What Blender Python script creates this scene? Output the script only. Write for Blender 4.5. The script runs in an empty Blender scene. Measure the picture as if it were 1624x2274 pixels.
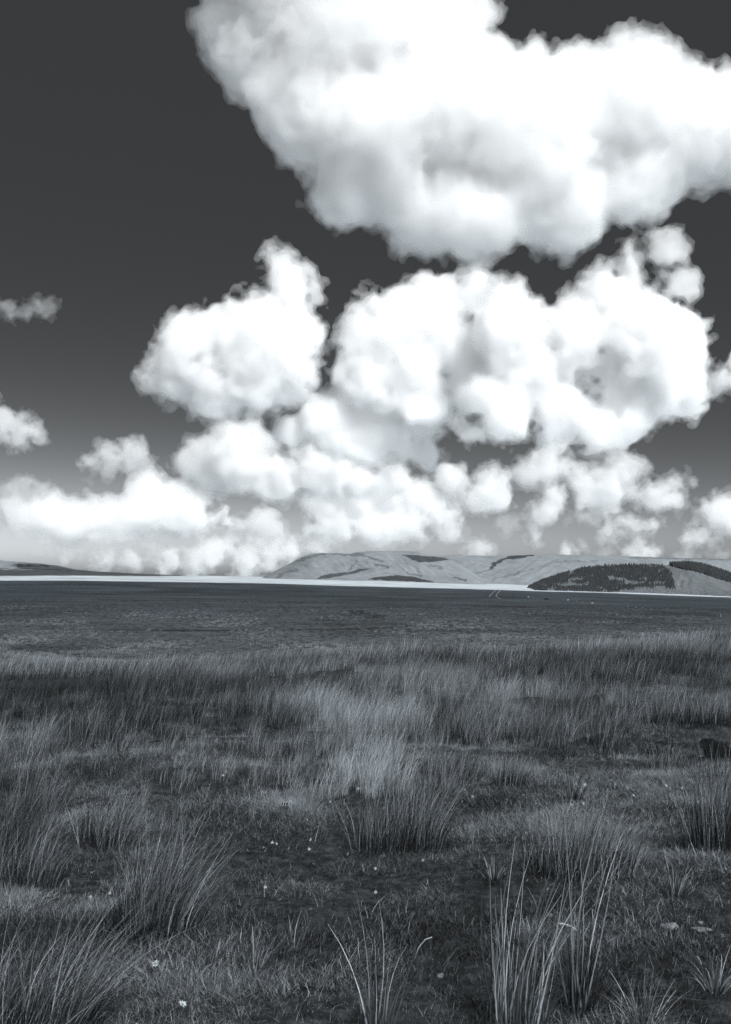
import bpy, math, numpy as np
from math import radians as R
from mathutils import Vector
sc = bpy.context.scene
# ------------------------------------------------------------------ camera
# F, W, H describe the lens in the photograph's picture units; P is the upward pitch
F = 2138.0; P = R(4.28); W, H = 1624, 2274
cam = bpy.data.objects.new('camera', bpy.data.cameras.new('camera')); sc.collection.objects.link(cam); sc.camera = cam
cam.data.sensor_fit = 'VERTICAL'; cam.data.sensor_height = 24; cam.data.lens = 24*F/H
cam.data.clip_start = .05; cam.data.clip_end = 200000
cam.location = (0, 0, 1.6); cam.rotation_euler = (R(90)+P, 0, 0)
# ------------------------------------------------------------------ sun and sky
EL = R(44); AZ = R(35)                     # sun behind the camera, to the right
SD = np.array((math.sin(AZ)*math.cos(EL), -math.cos(AZ)*math.cos(EL), math.sin(EL)))
sun = bpy.data.objects.new('sun', bpy.data.lights.new('sun', 'SUN')); sc.collection.objects.link(sun)
sun.rotation_euler = Vector(SD).to_track_quat('Z', 'Y').to_euler()
sun.data.energy = 2.45; sun.data.angle = R(.5); sun.data.color = (1, 1, .99)
world = bpy.data.worlds.new('World'); sc.world = world; world.use_nodes = True
N = world.node_tree.nodes; L = world.node_tree.links
sky = N.new('ShaderNodeTexSky'); sky.sky_type = 'NISHITA'; sky.sun_disc = False
sky.sun_elevation = EL; sky.sun_rotation = math.atan2(SD[0], SD[1])
sep = N.new('ShaderNodeSeparateColor'); L.new(sky.outputs[0], sep.inputs[0])      # black and white film behind a red filter
pw = N.new('ShaderNodeMath'); pw.operation = 'POWER'; pw.inputs[1].default_value = 1.3; L.new(sep.outputs[0], pw.inputs[0])
def mth(op, a, b):                          # the film's toe: a deep even dark overhead, opening up towards the horizon
    m = N.new('ShaderNodeMath'); m.operation = op
    for i, v in enumerate((a, b)):
        if hasattr(v, 'links'): L.new(v, m.inputs[i])
        else: m.inputs[i].default_value = v
    return m.outputs[0]
x_ = mth('MULTIPLY', pw.outputs[0], 1/1.155)
f_ = mth('ADD', mth('MULTIPLY', x_, mth('ADD', mth('MULTIPLY', mth('MULTIPLY', x_, x_), .022), .04)), .95)
mul = N.new('ShaderNodeVectorMath'); mul.operation = 'SCALE'; mul.inputs[0].default_value = (.95, 1, 1.04); L.new(mth('MULTIPLY', f_, .67), mul.inputs['Scale'])
L.new(mul.outputs[0], N['Background'].inputs[0]); N['Background'].inputs[1].default_value = .05
sc.view_settings.view_transform = 'Standard'; sc.view_settings.look = 'None'; sc.view_settings.gamma = 1
sc.view_settings.exposure = .36
cy = sc.cycles
cy.volume_bounces = 32; cy.max_bounces = 32; cy.diffuse_bounces = 4; cy.glossy_bounces = 2; cy.transmission_bounces = 3
cy.transparent_max_bounces = 160; cy.use_denoising = True; cy.denoiser = 'OPENIMAGEDENOISE'; cy.denoising_prefilter = 'NONE'; cy.denoising_input_passes = 'RGB_ALBEDO_NORMAL'; cy.caustics_reflective = False; cy.caustics_refractive = False
rng = np.random.default_rng(5)
# ------------------------------------------------------------------ helpers
def tag(o, label=None, cat=None, group=None, kind=None):
    for k, v in (('label', label), ('category', cat), ('group', group), ('kind', kind)):
        if v: o[k] = v
    return o
def empty(name, loc, rz=0):
    o = bpy.data.objects.new(name, None); sc.collection.objects.link(o); o.location = loc; o.rotation_euler = (0, 0, rz); return o
def mesh_data(name, v, q, mat, smooth=True, attrs=None):
    me = bpy.data.meshes.new(name); v = np.asarray(v, np.float32); q = np.asarray(q, np.int32)
    me.vertices.add(len(v)); me.vertices.foreach_set('co', v.ravel())
    k = q.shape[1]; me.loops.add(q.size); me.loops.foreach_set('vertex_index', q.ravel())
    me.polygons.add(len(q)); me.polygons.foreach_set('loop_start', np.arange(0, q.size, k, dtype=np.int32))
    me.polygons.foreach_set('use_smooth', np.full(len(q), smooth)); me.update(calc_edges=True)
    for nm, a in (attrs or {}).items():
        me.attributes.new(nm, 'FLOAT', 'POINT').data.foreach_set('value', np.asarray(a, np.float32))
    me.materials.append(mat); return me
def mesh(name, v, q, mat, parent=None, smooth=True, attrs=None, loc=None):
    o = bpy.data.objects.new(name, mesh_data(name, v, q, mat, smooth, attrs)); sc.collection.objects.link(o); o.parent = parent
    if loc is not None: o.location = loc
    return o
def w_of(px, py, Y):                       # point of a viewing direction at forward distance Y
    dx = (px-812)/F; dy = (1137-py)/F; c = math.cos(P)-dy*math.sin(P)
    return dx/c*Y, Y, 1.6+Y*(math.sin(P)+dy*math.cos(P))/c
def e_of(py):                              # slope of a viewing direction
    dy = (1137-np.asarray(py, float))/F; return (math.sin(P)+dy*math.cos(P))/(math.cos(P)-dy*math.sin(P))
def px_of(x, y, z):
    f = y*math.cos(P)+(z-1.6)*math.sin(P); up = -y*math.sin(P)+(z-1.6)*math.cos(P)
    return 812+F*x/f, 1137-F*up/f
TAB = np.random.default_rng(11).random((256, 256)).astype(np.float32)
def vn(x, y, s=0):                         # smooth value noise in -1..1
    x = np.asarray(x, float)+37.3*s; y = np.asarray(y, float)+11.7*s
    i = np.floor(x).astype(int); j = np.floor(y).astype(int); f = x-i; g = y-j
    f = f*f*(3-2*f); g = g*g*(3-2*g)
    T = lambda a, b: TAB[a & 255, b & 255]
    return 2*((T(i, j)*(1-f)+T(i+1, j)*f)*(1-g)+(T(i, j+1)*(1-f)+T(i+1, j+1)*f)*g)-1
def fb(x, y, s=0, o=4):
    r = 0
    for k in range(o): r = r+vn(x*2**k, y*2**k, s+k)*.5**k
    return r
def sstep(a, b, x):
    t = np.clip((x-a)/(b-a), 0, 1); return t*t*(3-2*t)
def inpoly(px, py, poly):
    c = np.zeros(np.shape(px), bool); n = len(poly)
    for i in range(n):
        (x0, y0), (x1, y1) = poly[i], poly[(i+1) % n]
        if y0 != y1: c ^= ((y0 > py) != (y1 > py)) & (px < (x1-x0)*(py-y0)/(y1-y0)+x0)
    return c
# ------------------------------------------------------------------ materials
TINT = np.array((.915, 1, 1.065))
def grey(v): return tuple(np.array(v)*TINT)+(1,)
def mat_new(name):
    m = bpy.data.materials.new(name); m.use_nodes = True; return m, m.node_tree.nodes, m.node_tree.links, m.node_tree.nodes['Principled BSDF']
def ramp(n, pts):
    r = n.new('ShaderNodeValToRGB'); e = r.color_ramp.elements
    while len(e) < len(pts): e.new(.5)
    for k, (p, v) in zip(e, pts): k.position = p; k.color = grey(v)
    return r
def mat_noise(name, pts, scale, detail=6, rough=.9, bump=0, stretch=(1, 1, 1), spec=.1):
    m, n, l, b = mat_new(name)
    tc = n.new('ShaderNodeTexCoord'); mp = n.new('ShaderNodeMapping'); mp.inputs['Scale'].default_value = stretch
    nz = n.new('ShaderNodeTexNoise'); nz.inputs['Scale'].default_value = scale; nz.inputs['Detail'].default_value = detail
    l.new(tc.outputs['Object'], mp.inputs[0]); l.new(mp.outputs[0], nz.inputs[0])
    r = ramp(n, pts); l.new(nz.outputs[0], r.inputs[0]); l.new(r.outputs[0], b.inputs['Base Color'])
    b.inputs['Roughness'].default_value = rough; b.inputs['Specular IOR Level'].default_value = spec
    if bump:
        bp = n.new('ShaderNodeBump'); bp.inputs['Strength'].default_value = 1; bp.inputs['Distance'].default_value = bump
        l.new(nz.outputs[0], bp.inputs['Height']); l.new(bp.outputs[0], b.inputs['Normal'])
    return m
def mat_blade(name, lo, hi, spec=.15):     # one colour per blade, from the 'tone' attribute, with a little per-tuft drift
    m, n, l, b = mat_new(name)
    a = n.new('ShaderNodeAttribute'); a.attribute_name = 'tone'
    p = n.new('ShaderNodeAttribute'); p.attribute_type = 'INSTANCER'; p.attribute_name = 'patch'
    ad = n.new('ShaderNodeMath'); l.new(a.outputs['Fac'], ad.inputs[0]); l.new(p.outputs['Fac'], ad.inputs[1]); ad.use_clamp = True
    r = ramp(n, [(0, lo), (.5, lo*.72+hi*.28), (1, hi)]); l.new(ad.outputs[0], r.inputs[0]); l.new(r.outputs[0], b.inputs['Base Color'])
    b.inputs['Roughness'].default_value = .6; b.inputs['Specular IOR Level'].default_value = spec
    return m
def mat_ground():
    m, n, l, b = mat_new('moorland')
    tc = n.new('ShaderNodeTexCoord')
    def nz(scale, det, st=(1, 1, 1)):
        mp = n.new('ShaderNodeMapping'); mp.inputs['Scale'].default_value = st; l.new(tc.outputs['Object'], mp.inputs[0])
        x = n.new('ShaderNodeTexNoise'); x.inputs['Scale'].default_value = scale; x.inputs['Detail'].default_value = det; x.inputs['Roughness'].default_value = .65
        l.new(mp.outputs[0], x.inputs[0]); return x.outputs[0]
    def mix(f, a, c):
        x = n.new('ShaderNodeMix'); x.data_type = 'RGBA'; l.new(f, x.inputs[0]); l.new(a, x.inputs[6]); l.new(c, x.inputs[7]); return x.outputs[2]
    def rp(f, pts): r = ramp(n, pts); l.new(f, r.inputs[0]); return r.outputs[0]
    def at(s): a = n.new('ShaderNodeAttribute'); a.attribute_name = s; return a.outputs['Fac']
    soil = rp(nz(14, 8), [(.3, .02), (.5, .065), (.7, .17)])
    fine = nz(.55, 9, (1, .4, 1)); moor = rp(fine, [(.3, .06), (.5, .115), (.7, .19)])
    band = rp(nz(.02, 6, (.5, 1.6, 1)), [(.32, .62), (.5, 1.0), (.68, 1.35)])
    mm = n.new('ShaderNodeMix'); mm.data_type = 'RGBA'; mm.blend_type = 'MULTIPLY'; mm.inputs[0].default_value = 1; l.new(moor, mm.inputs[6]); l.new(band, mm.inputs[7])
    pale = rp(nz(.012, 8, (.6, 1, 1)), [(.3, .32), (.5, .50), (.7, .62)])
    lawn = rp(fine, [(.3, .12), (.5, .21), (.7, .32)]); md = mix(at('lawn'), mm.outputs[2], lawn)
    c = mix(at('far'), soil, md); c = mix(at('plain'), c, pale)
    dark = rp(fine, [(.3, .02), (.6, .05)]); c = mix(at('heath_shade'), c, dark)
    l.new(c, b.inputs['Base Color']); b.inputs['Roughness'].default_value = .95; b.inputs['Specular IOR Level'].default_value = .05
    bp = n.new('ShaderNodeBump'); bp.inputs['Distance'].default_value = .1; bp.inputs['Strength'].default_value = .8
    l.new(fine, bp.inputs['Height']); l.new(bp.outputs[0], b.inputs['Normal'])
    return m
def mat_hill(name, lo, hi, dark, scale):
    m, n, l, b = mat_new(name)
    tc = n.new('ShaderNodeTexCoord'); mp = n.new('ShaderNodeMapping'); mp.inputs['Rotation'].default_value = (0, 0, R(28)); mp.inputs['Scale'].default_value = (1, .3, .3)
    l.new(tc.outputs['Object'], mp.inputs[0])
    x = n.new('ShaderNodeTexNoise'); x.inputs['Scale'].default_value = scale; x.inputs['Detail'].default_value = 9; x.inputs['Roughness'].default_value = .7; l.new(mp.outputs[0], x.inputs[0])
    y = n.new('ShaderNodeTexNoise'); y.inputs['Scale'].default_value = scale*3; y.inputs['Detail'].default_value = 9; y.inputs['Roughness'].default_value = .75; l.new(tc.outputs['Object'], y.inputs[0])
    av = n.new('ShaderNodeMath'); av.operation = 'ADD'; l.new(x.outputs[0], av.inputs[0]); l.new(y.outputs[0], av.inputs[1])
    hf = n.new('ShaderNodeMath'); hf.operation = 'MULTIPLY'; hf.inputs[1].default_value = .5; l.new(av.outputs[0], hf.inputs[0])
    r = ramp(n, [(.3, lo), (.7, hi)]); l.new(hf.outputs[0], r.inputs[0])
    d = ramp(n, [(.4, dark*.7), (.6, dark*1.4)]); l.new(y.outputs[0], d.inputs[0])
    a = n.new('ShaderNodeAttribute'); a.attribute_name = 'heath_shade'
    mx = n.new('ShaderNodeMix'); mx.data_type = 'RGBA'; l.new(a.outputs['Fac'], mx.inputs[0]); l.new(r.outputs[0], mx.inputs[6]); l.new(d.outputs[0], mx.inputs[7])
    l.new(mx.outputs[2], b.inputs['Base Color']); b.inputs['Roughness'].default_value = .95; b.inputs['Specular IOR Level'].default_value = .05
    bp = n.new('ShaderNodeBump'); bp.inputs['Distance'].default_value = 1.2; bp.inputs['Strength'].default_value = .8; l.new(hf.outputs[0], bp.inputs['Height']); l.new(bp.outputs[0], b.inputs['Normal'])
    return m
M = dict(ground=mat_ground(), hill=mat_hill('hill_grass', .14, .34, .05, .012), far=mat_hill('far_hill_grass', .17, .36, .06, .008),
         mound=mat_hill('mound_grass', .08, .2, .05, .02), heath_shade=mat_hill('heath_shade', .04, .10, .04, .01),
         straw=mat_blade('straw_blades', .02, .95), rush=mat_blade('rush_blades', .015, .85), turf=mat_blade('turf_blades', .02, .66), moor=mat_blade('moor_blades', .03, .3), stalk=mat_blade('stalk_blades', .06, .85),
         conifer=mat_noise('conifer', [(.3, .015), (.7, .09)], .35), larch=mat_noise('young_conifer', [(.3, .1), (.7, .28)], .35),
         wool=mat_noise('wool', [(.3, .7), (.7, .85)], 6), grey_wool=mat_noise('grey_wool', [(.3, .3), (.7, .45)], 6), face=mat_noise('dark_face', [(.3, .1), (.7, .2)], 6),
         petal=mat_noise('petal', [(.3, .8), (.7, .9)], 60), pollen=mat_noise('pollen', [(.3, .4), (.7, .5)], 300),
         stone=mat_noise('pale_stone', [(.3, .16), (.5, .4), (.7, .55)], 40, bump=.004), boulder=mat_noise('boulder', [(.3, .12), (.7, .35)], 3, bump=.05),
         bark=mat_noise('peeled_bark', [(.35, .35), (.45, .75), (.7, .85)], 60), peat=mat_noise('peat', [(.3, .008), (.7, .03)], 20, bump=.03),
         paint=mat_noise('dark_car_paint', [(.3, .008), (.7, .015)], 2, rough=.4, spec=.4), glass=mat_noise('car_glass', [(.3, .05), (.7, .08)], 2, rough=.1, spec=.5),
         tyre=mat_noise('tyre_rubber', [(.3, .015), (.7, .03)], 5), roof=mat_noise('pale_roof', [(.3, .4), (.7, .5)], 2, rough=.5),
         post=mat_noise('whitewashed_wood', [(.3, .5), (.7, .7)], 4), track=mat_noise('worn_track', [(.3, .3), (.7, .5)], .5),
         scrapw=mat_noise('white_scrap', [(.3, .75), (.7, .85)], 60), scrapb=mat_noise('black_scrap', [(.3, .01), (.7, .03)], 60))
# ------------------------------------------------------------------ the ground
UC = np.array([-.38, 0., .38])
def rows():
    t = lambda d, Y: [1.6-Y*math.tan(R(a)) for a in d]
    r = [(0, [0, 0, 0]), (8, [-.1, -.08, .0]), (15, [-.25, -.16, -.03]), (22, [-.6, -.3, -.08]), (32, [-1.2, -.9, -.22]), (50, [-2.4, -3.0, -1.2]),
         (80, [-4.3, -6.5, -4.6]), (130, [-7.6, -11, -10.5]), (240, [-14.2, -14.9, -15.5])]
    for Y, d in ((400, (2.2, 2.4, 2.6)), (816, (.72, .93, 1.35)), (1130, (-.18, .16, .80)), (1400, (-.10, .22, .86)), (1800, (-.24, .12, .79)),
                 (2600, (-.38, -.06, .745)), (3600, (-.48, -.2, .70)), (6000, (-.5, -.25, .6)), (12000, (-.3, -.1, .4)), (60000, (.0, .0, .1))):
        r.append((Y, t(d, Y)))
    return r
_RW = rows(); _RY = np.log(np.array([a for a, _ in _RW])+6.); _RZ = np.array([b for _, b in _RW])
def _pchip(x, xs, ys):
    h = np.diff(xs); d = np.diff(ys)/h; m = np.zeros_like(ys)
    m[1:-1] = np.where(d[:-1]*d[1:] > 0, 2*d[:-1]*d[1:]/(d[:-1]+d[1:]+1e-12), 0); m[0] = d[0]; m[-1] = d[-1]
    i = np.clip(np.searchsorted(xs, x)-1, 0, len(xs)-2); t = (x-xs[i])/h[i]
    return (1+2*t)*(1-t)**2*ys[i]+t*(1-t)**2*h[i]*m[i]+t*t*(3-2*t)*ys[i+1]+t*t*(t-1)*h[i]*m[i+1]
HAG = (None,)
def ground_z(X, Y):
    X = np.asarray(X, float); Y = np.asarray(Y, float); Yp = np.maximum(Y, 0)
    u = np.clip(X/np.maximum(Y, 10), -.55, .55); ly = np.log(Yp+6)
    c = [_pchip(ly, _RY, _RZ[:, k]) for k in range(3)]
    # quadratic through the three columns keeps the cross slope smooth
    t = u/.38; z = c[1]+t*(c[2]-c[0])/2+t*t*((c[2]+c[0])/2-c[1])
    near = 1-sstep(40, 160, Y)
    z = z+near*(.09*vn(X/2.6, Y/2.6, 1)+.05*vn(X/1.0, Y/1.0, 2)+.022*fb(X/.35, Y/.35, 3, 2)+.16*vn(X/9, Y/9, 4)*sstep(4, 12, Y))
    far = sstep(60, 300, Y)
    z = z+far*(.12*fb(X/40, Y/25, 5, 4)+0.0013*Y*fb(X/300, Y/160, 6, 3)*(1-.6*sstep(1500, 3000, Y)))
    # peat hollow on the right with a low bank behind it
    hx, hy = HX, HY
    z = z-.34*np.exp(-(((X-hx)/.85)**2+((Y-hy)/.38)**2)**2)+.16*np.exp(-((X-hx)/1.0)**2-((Y-hy-.75)/.45)**2)
    return z
HX, HY = 3.35, 9.3
def hit(px, py):                           # where a viewing direction meets the ground
    Y = np.geomspace(1.5, 3000, 1500); x, y, z = w_of(px, py, Y); g = ground_z(x, Y)
    i = int(np.argmax(z < g)); Yh = Y[i]
    lo, hi = Y[i-1], Yh
    for _ in range(25):
        m = (lo+hi)/2; x, y, z = w_of(px, py, m)
        if z < ground_z(x, m): hi = m
        else: lo = m
    x, y, z = w_of(px, py, hi); return x, hi, float(ground_z(x, hi))
ys = np.concatenate([[-60, -30, -15, -8, -4, -2, -.5, .5], np.geomspace(1.2, 45000, 1040)])
uu = np.concatenate([np.linspace(-3, -.56, 60), np.linspace(-.55, .55, 560), np.linspace(.56, 3, 60)])
YY, UU = np.meshgrid(ys, uu, indexing='ij'); XX = UU*np.sqrt(YY**2+9)
ZZ = ground_z(XX, YY)
def gridq(a, b):
    i = np.arange(a*b).reshape(a, b); return np.stack([i[:-1, :-1], i[:-1, 1:], i[1:, 1:], i[1:, :-1]], -1).reshape(-1, 4)
wob = fb(XX/150, YY/60, 9, 3)
PX, PY = px_of(XX, np.maximum(YY, .5), ZZ)
heath_shade = .4*sstep(.25, .8, fb(XX/90, YY/60, 13, 4))*sstep(120, 260, YY)*(1-sstep(1000, 1300, YY))
heath_shade = np.maximum(heath_shade, .9*np.exp(-(((XX+.0)-hit(790, 1372)[0])/14)**2-((YY-hit(790, 1372)[1])/40)**2)*sstep(-.2, .5, fb(XX/9, YY/20, 14, 3)))
heath_shade = np.maximum(heath_shade, .7*sstep(.1, .6, fb(XX/400, YY/160, 15, 4))*sstep(2300, 2600, YY)*(1-sstep(-.33, -.12, XX/np.maximum(YY, 1))))
def along(pts, th):                         # how near a ground point lies to a ditch or strip running across the moor
    g = [hit(a, b) for a, b in pts]; d = np.full(XX.shape, 1e9); wx = XX+.012*YY*fb(XX/30, YY/40, 17, 3); wy = YY*(1+.018*fb(XX/45, YY/60, 18, 3))
    for a, b in zip(g[:-1], g[1:]):
        vx, vy = b[0]-a[0], b[1]-a[1]; t = np.clip(((wx-a[0])*vx+(wy-a[1])*vy)/(vx*vx+vy*vy), 0, 1); d = np.minimum(d, np.hypot(wx-a[0]-t*vx, (wy-a[1]-t*vy)))
    return (1-sstep(.5, 1.2, d/th))*(YY > 150)*np.clip(.7+.6*fb(XX/25, YY/25, 19, 3), 0, 1)
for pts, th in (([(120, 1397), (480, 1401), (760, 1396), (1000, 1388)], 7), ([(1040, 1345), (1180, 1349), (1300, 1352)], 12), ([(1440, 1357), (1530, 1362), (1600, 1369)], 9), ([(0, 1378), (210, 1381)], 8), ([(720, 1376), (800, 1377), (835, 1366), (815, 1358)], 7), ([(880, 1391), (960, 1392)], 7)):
    heath_shade = np.maximum(heath_shade, .95*along(pts, th))
strip = np.maximum(along([(780, 1390), (1020, 1386), (1200, 1378)], 9), along([(380, 1319), (440, 1321)], 12))
gr = mesh('ground', np.stack([XX, YY, ZZ], -1).reshape(-1, 3), gridq(*XX.shape), M['ground'], attrs=dict(
    lawn=(strip+(1-.25*sstep(90, 300, YY+25*fb(XX/30, YY/30, 10, 3))-.75*sstep(250, 850, YY+90*fb(XX/70, YY/60, 16, 3)))*(.75+.35*fb(XX/14, YY/9, 12, 3))).clip(0, 1).ravel(), far=sstep(18, 60, YY+4*vn(XX/5, YY/5, 8)).ravel(), plain=sstep(1120, 1330, YY+110*wob).ravel(), heath_shade=heath_shade.ravel()))
tag(gr, 'rough moorland ground stretching from the turf to the pale plain', kind='structure')
# ------------------------------------------------------------------ hills
HILL = {}
def hill(name, label, sky_pts, foot_pts, Y0, Y1, mat, patches=(), prof=.8, rough=1.0, step=2.0, bow=0.0, flute=0.0, slant=0.0):
    sx, sy = np.array(sky_pts, float).T; fx, fy = np.array(foot_pts, float).T
    px = np.arange(sx[0], sx[-1]+.1, step); u = (px-812)/F/.9975
    k = np.array([.25, .5, .25]); top = np.interp(px, sx, sy)
    for _ in range(2): top = np.convolve(np.pad(top, 1, 'edge'), k, 'valid')
    top = top+.35*fb(px/14, px*0+3, 3, 3)
    e1 = e_of(top)[:, None]; e0 = e_of(np.interp(px, fx, fy))[:, None]-.0006
    t = np.concatenate([np.linspace(-.12, 1, 130), np.linspace(1.03, 1.8, 26)])[None, :]
    tt = np.clip(t, 0, 1); pr = tt**prof*(1-bow)+bow*np.sin(tt*math.pi/2)
    e = e0+(e1-e0)*pr
    Yd = Y0+(Y1-Y0)*t+0*u[:, None]; UUh = u[:, None]+0*t
    amp = (e1-e0)*np.sin(np.clip(t, 0, 1)*math.pi)
    e = e+amp*(flute*fb(px[:, None]/26+slant*t*6, t*1.2, 21, 4)+.017*rough*fb(px[:, None]/9+slant*t*14, t*5, 22, 3))
    Zh = 1.6+Yd*e-np.where(t < 0, -t*60, 0)
    back = np.clip(t-1, 0, 1); Zh = Zh-(back*(Y1-Y0)*.35+back**2*(Y1-Y0)*.4)
    Xh = UUh*Yd
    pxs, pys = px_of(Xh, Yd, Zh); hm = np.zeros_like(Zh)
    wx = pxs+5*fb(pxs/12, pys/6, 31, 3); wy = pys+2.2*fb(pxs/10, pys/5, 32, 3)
    for kind, pts, th, st in patches:  # dark patches: heather, and cloud shadows painted into the colour
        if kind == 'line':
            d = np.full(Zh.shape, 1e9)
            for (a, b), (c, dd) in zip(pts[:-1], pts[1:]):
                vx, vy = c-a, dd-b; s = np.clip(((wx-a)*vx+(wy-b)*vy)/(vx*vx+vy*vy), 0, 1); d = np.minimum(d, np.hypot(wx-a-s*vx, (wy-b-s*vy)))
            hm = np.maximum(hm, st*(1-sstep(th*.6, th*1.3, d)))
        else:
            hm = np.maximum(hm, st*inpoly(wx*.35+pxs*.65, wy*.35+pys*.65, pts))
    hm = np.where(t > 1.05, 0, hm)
    o = mesh(name, np.stack([Xh, Yd, Zh], -1).reshape(-1, 3), gridq(*Zh.shape)[:, ::-1], mat, attrs=dict(heath_shade=hm.ravel()))
    tag(o, label, kind='structure'); HILL[name] = (px, t[0], Xh, Yd, Zh); return o
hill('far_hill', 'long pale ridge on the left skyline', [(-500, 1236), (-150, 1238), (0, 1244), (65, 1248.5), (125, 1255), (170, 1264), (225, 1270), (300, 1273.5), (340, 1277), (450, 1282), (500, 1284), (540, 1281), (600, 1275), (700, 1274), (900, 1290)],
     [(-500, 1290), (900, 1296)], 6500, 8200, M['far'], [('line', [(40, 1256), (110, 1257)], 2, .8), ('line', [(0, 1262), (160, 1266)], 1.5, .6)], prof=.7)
hill('dark_hill', 'low dark ridge of heather and painted shade behind the pale plain on the left', [(-500, 1258), (-100, 1262), (0, 1265), (100, 1266), (200, 1268.5), (300, 1273), (400, 1278), (500, 1284), (580, 1288), (640, 1296)],
     [(-500, 1282), (0, 1281), (580, 1291), (640, 1296)], 3700, 4300, M['heath_shade'], prof=.6)  # ridge colour holds heather and painted-in shadow
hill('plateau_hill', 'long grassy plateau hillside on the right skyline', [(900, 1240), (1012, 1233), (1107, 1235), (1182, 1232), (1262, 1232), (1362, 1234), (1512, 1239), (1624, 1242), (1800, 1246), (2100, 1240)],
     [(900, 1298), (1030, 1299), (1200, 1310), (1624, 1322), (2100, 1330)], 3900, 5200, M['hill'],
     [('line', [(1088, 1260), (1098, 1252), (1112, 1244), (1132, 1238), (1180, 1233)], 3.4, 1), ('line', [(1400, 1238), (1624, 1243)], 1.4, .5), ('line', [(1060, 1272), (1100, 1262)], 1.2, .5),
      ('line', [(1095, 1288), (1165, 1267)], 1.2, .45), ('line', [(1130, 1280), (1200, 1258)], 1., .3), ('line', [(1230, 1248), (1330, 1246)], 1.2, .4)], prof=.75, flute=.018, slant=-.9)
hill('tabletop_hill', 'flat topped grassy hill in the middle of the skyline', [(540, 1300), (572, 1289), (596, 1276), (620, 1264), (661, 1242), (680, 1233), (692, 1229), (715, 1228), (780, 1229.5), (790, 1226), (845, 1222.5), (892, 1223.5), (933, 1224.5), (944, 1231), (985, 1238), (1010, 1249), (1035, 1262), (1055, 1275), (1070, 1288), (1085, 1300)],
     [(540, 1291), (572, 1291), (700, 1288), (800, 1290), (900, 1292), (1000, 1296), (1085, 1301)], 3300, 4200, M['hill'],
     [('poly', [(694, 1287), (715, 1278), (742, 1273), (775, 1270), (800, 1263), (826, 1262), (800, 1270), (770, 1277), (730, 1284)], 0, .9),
      ('poly', [(814, 1287), (840, 1281), (880, 1277), (915, 1280), (950, 1288), (965, 1294), (900, 1291)], 0, 1),  # lens of cloud shadow, painted as a dark patch
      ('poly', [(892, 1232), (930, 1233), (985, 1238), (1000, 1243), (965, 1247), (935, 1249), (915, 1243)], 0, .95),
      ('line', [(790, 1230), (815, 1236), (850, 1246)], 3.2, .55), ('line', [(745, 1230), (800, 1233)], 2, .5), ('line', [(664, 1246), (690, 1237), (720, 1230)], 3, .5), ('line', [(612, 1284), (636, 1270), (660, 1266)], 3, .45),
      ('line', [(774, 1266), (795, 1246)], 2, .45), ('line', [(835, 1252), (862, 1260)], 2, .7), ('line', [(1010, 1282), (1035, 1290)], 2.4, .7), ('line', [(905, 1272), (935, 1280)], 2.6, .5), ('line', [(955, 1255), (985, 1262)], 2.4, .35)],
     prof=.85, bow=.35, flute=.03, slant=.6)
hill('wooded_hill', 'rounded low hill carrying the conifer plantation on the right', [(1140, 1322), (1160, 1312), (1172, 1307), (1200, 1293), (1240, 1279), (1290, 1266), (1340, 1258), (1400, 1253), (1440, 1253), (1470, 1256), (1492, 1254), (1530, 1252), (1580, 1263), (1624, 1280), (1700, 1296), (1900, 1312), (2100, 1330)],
     [(1140, 1312), (1300, 1316), (1400, 1322), (1500, 1325), (1624, 1326.5), (2100, 1334)], 2050, 2500, M['mound'], [('poly', [(1170, 1310), (1200, 1291), (1290, 1262), (1470, 1258), (1497, 1309), (1420, 1318), (1250, 1315)], 0, .9)], prof=.8, bow=.2)
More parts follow.
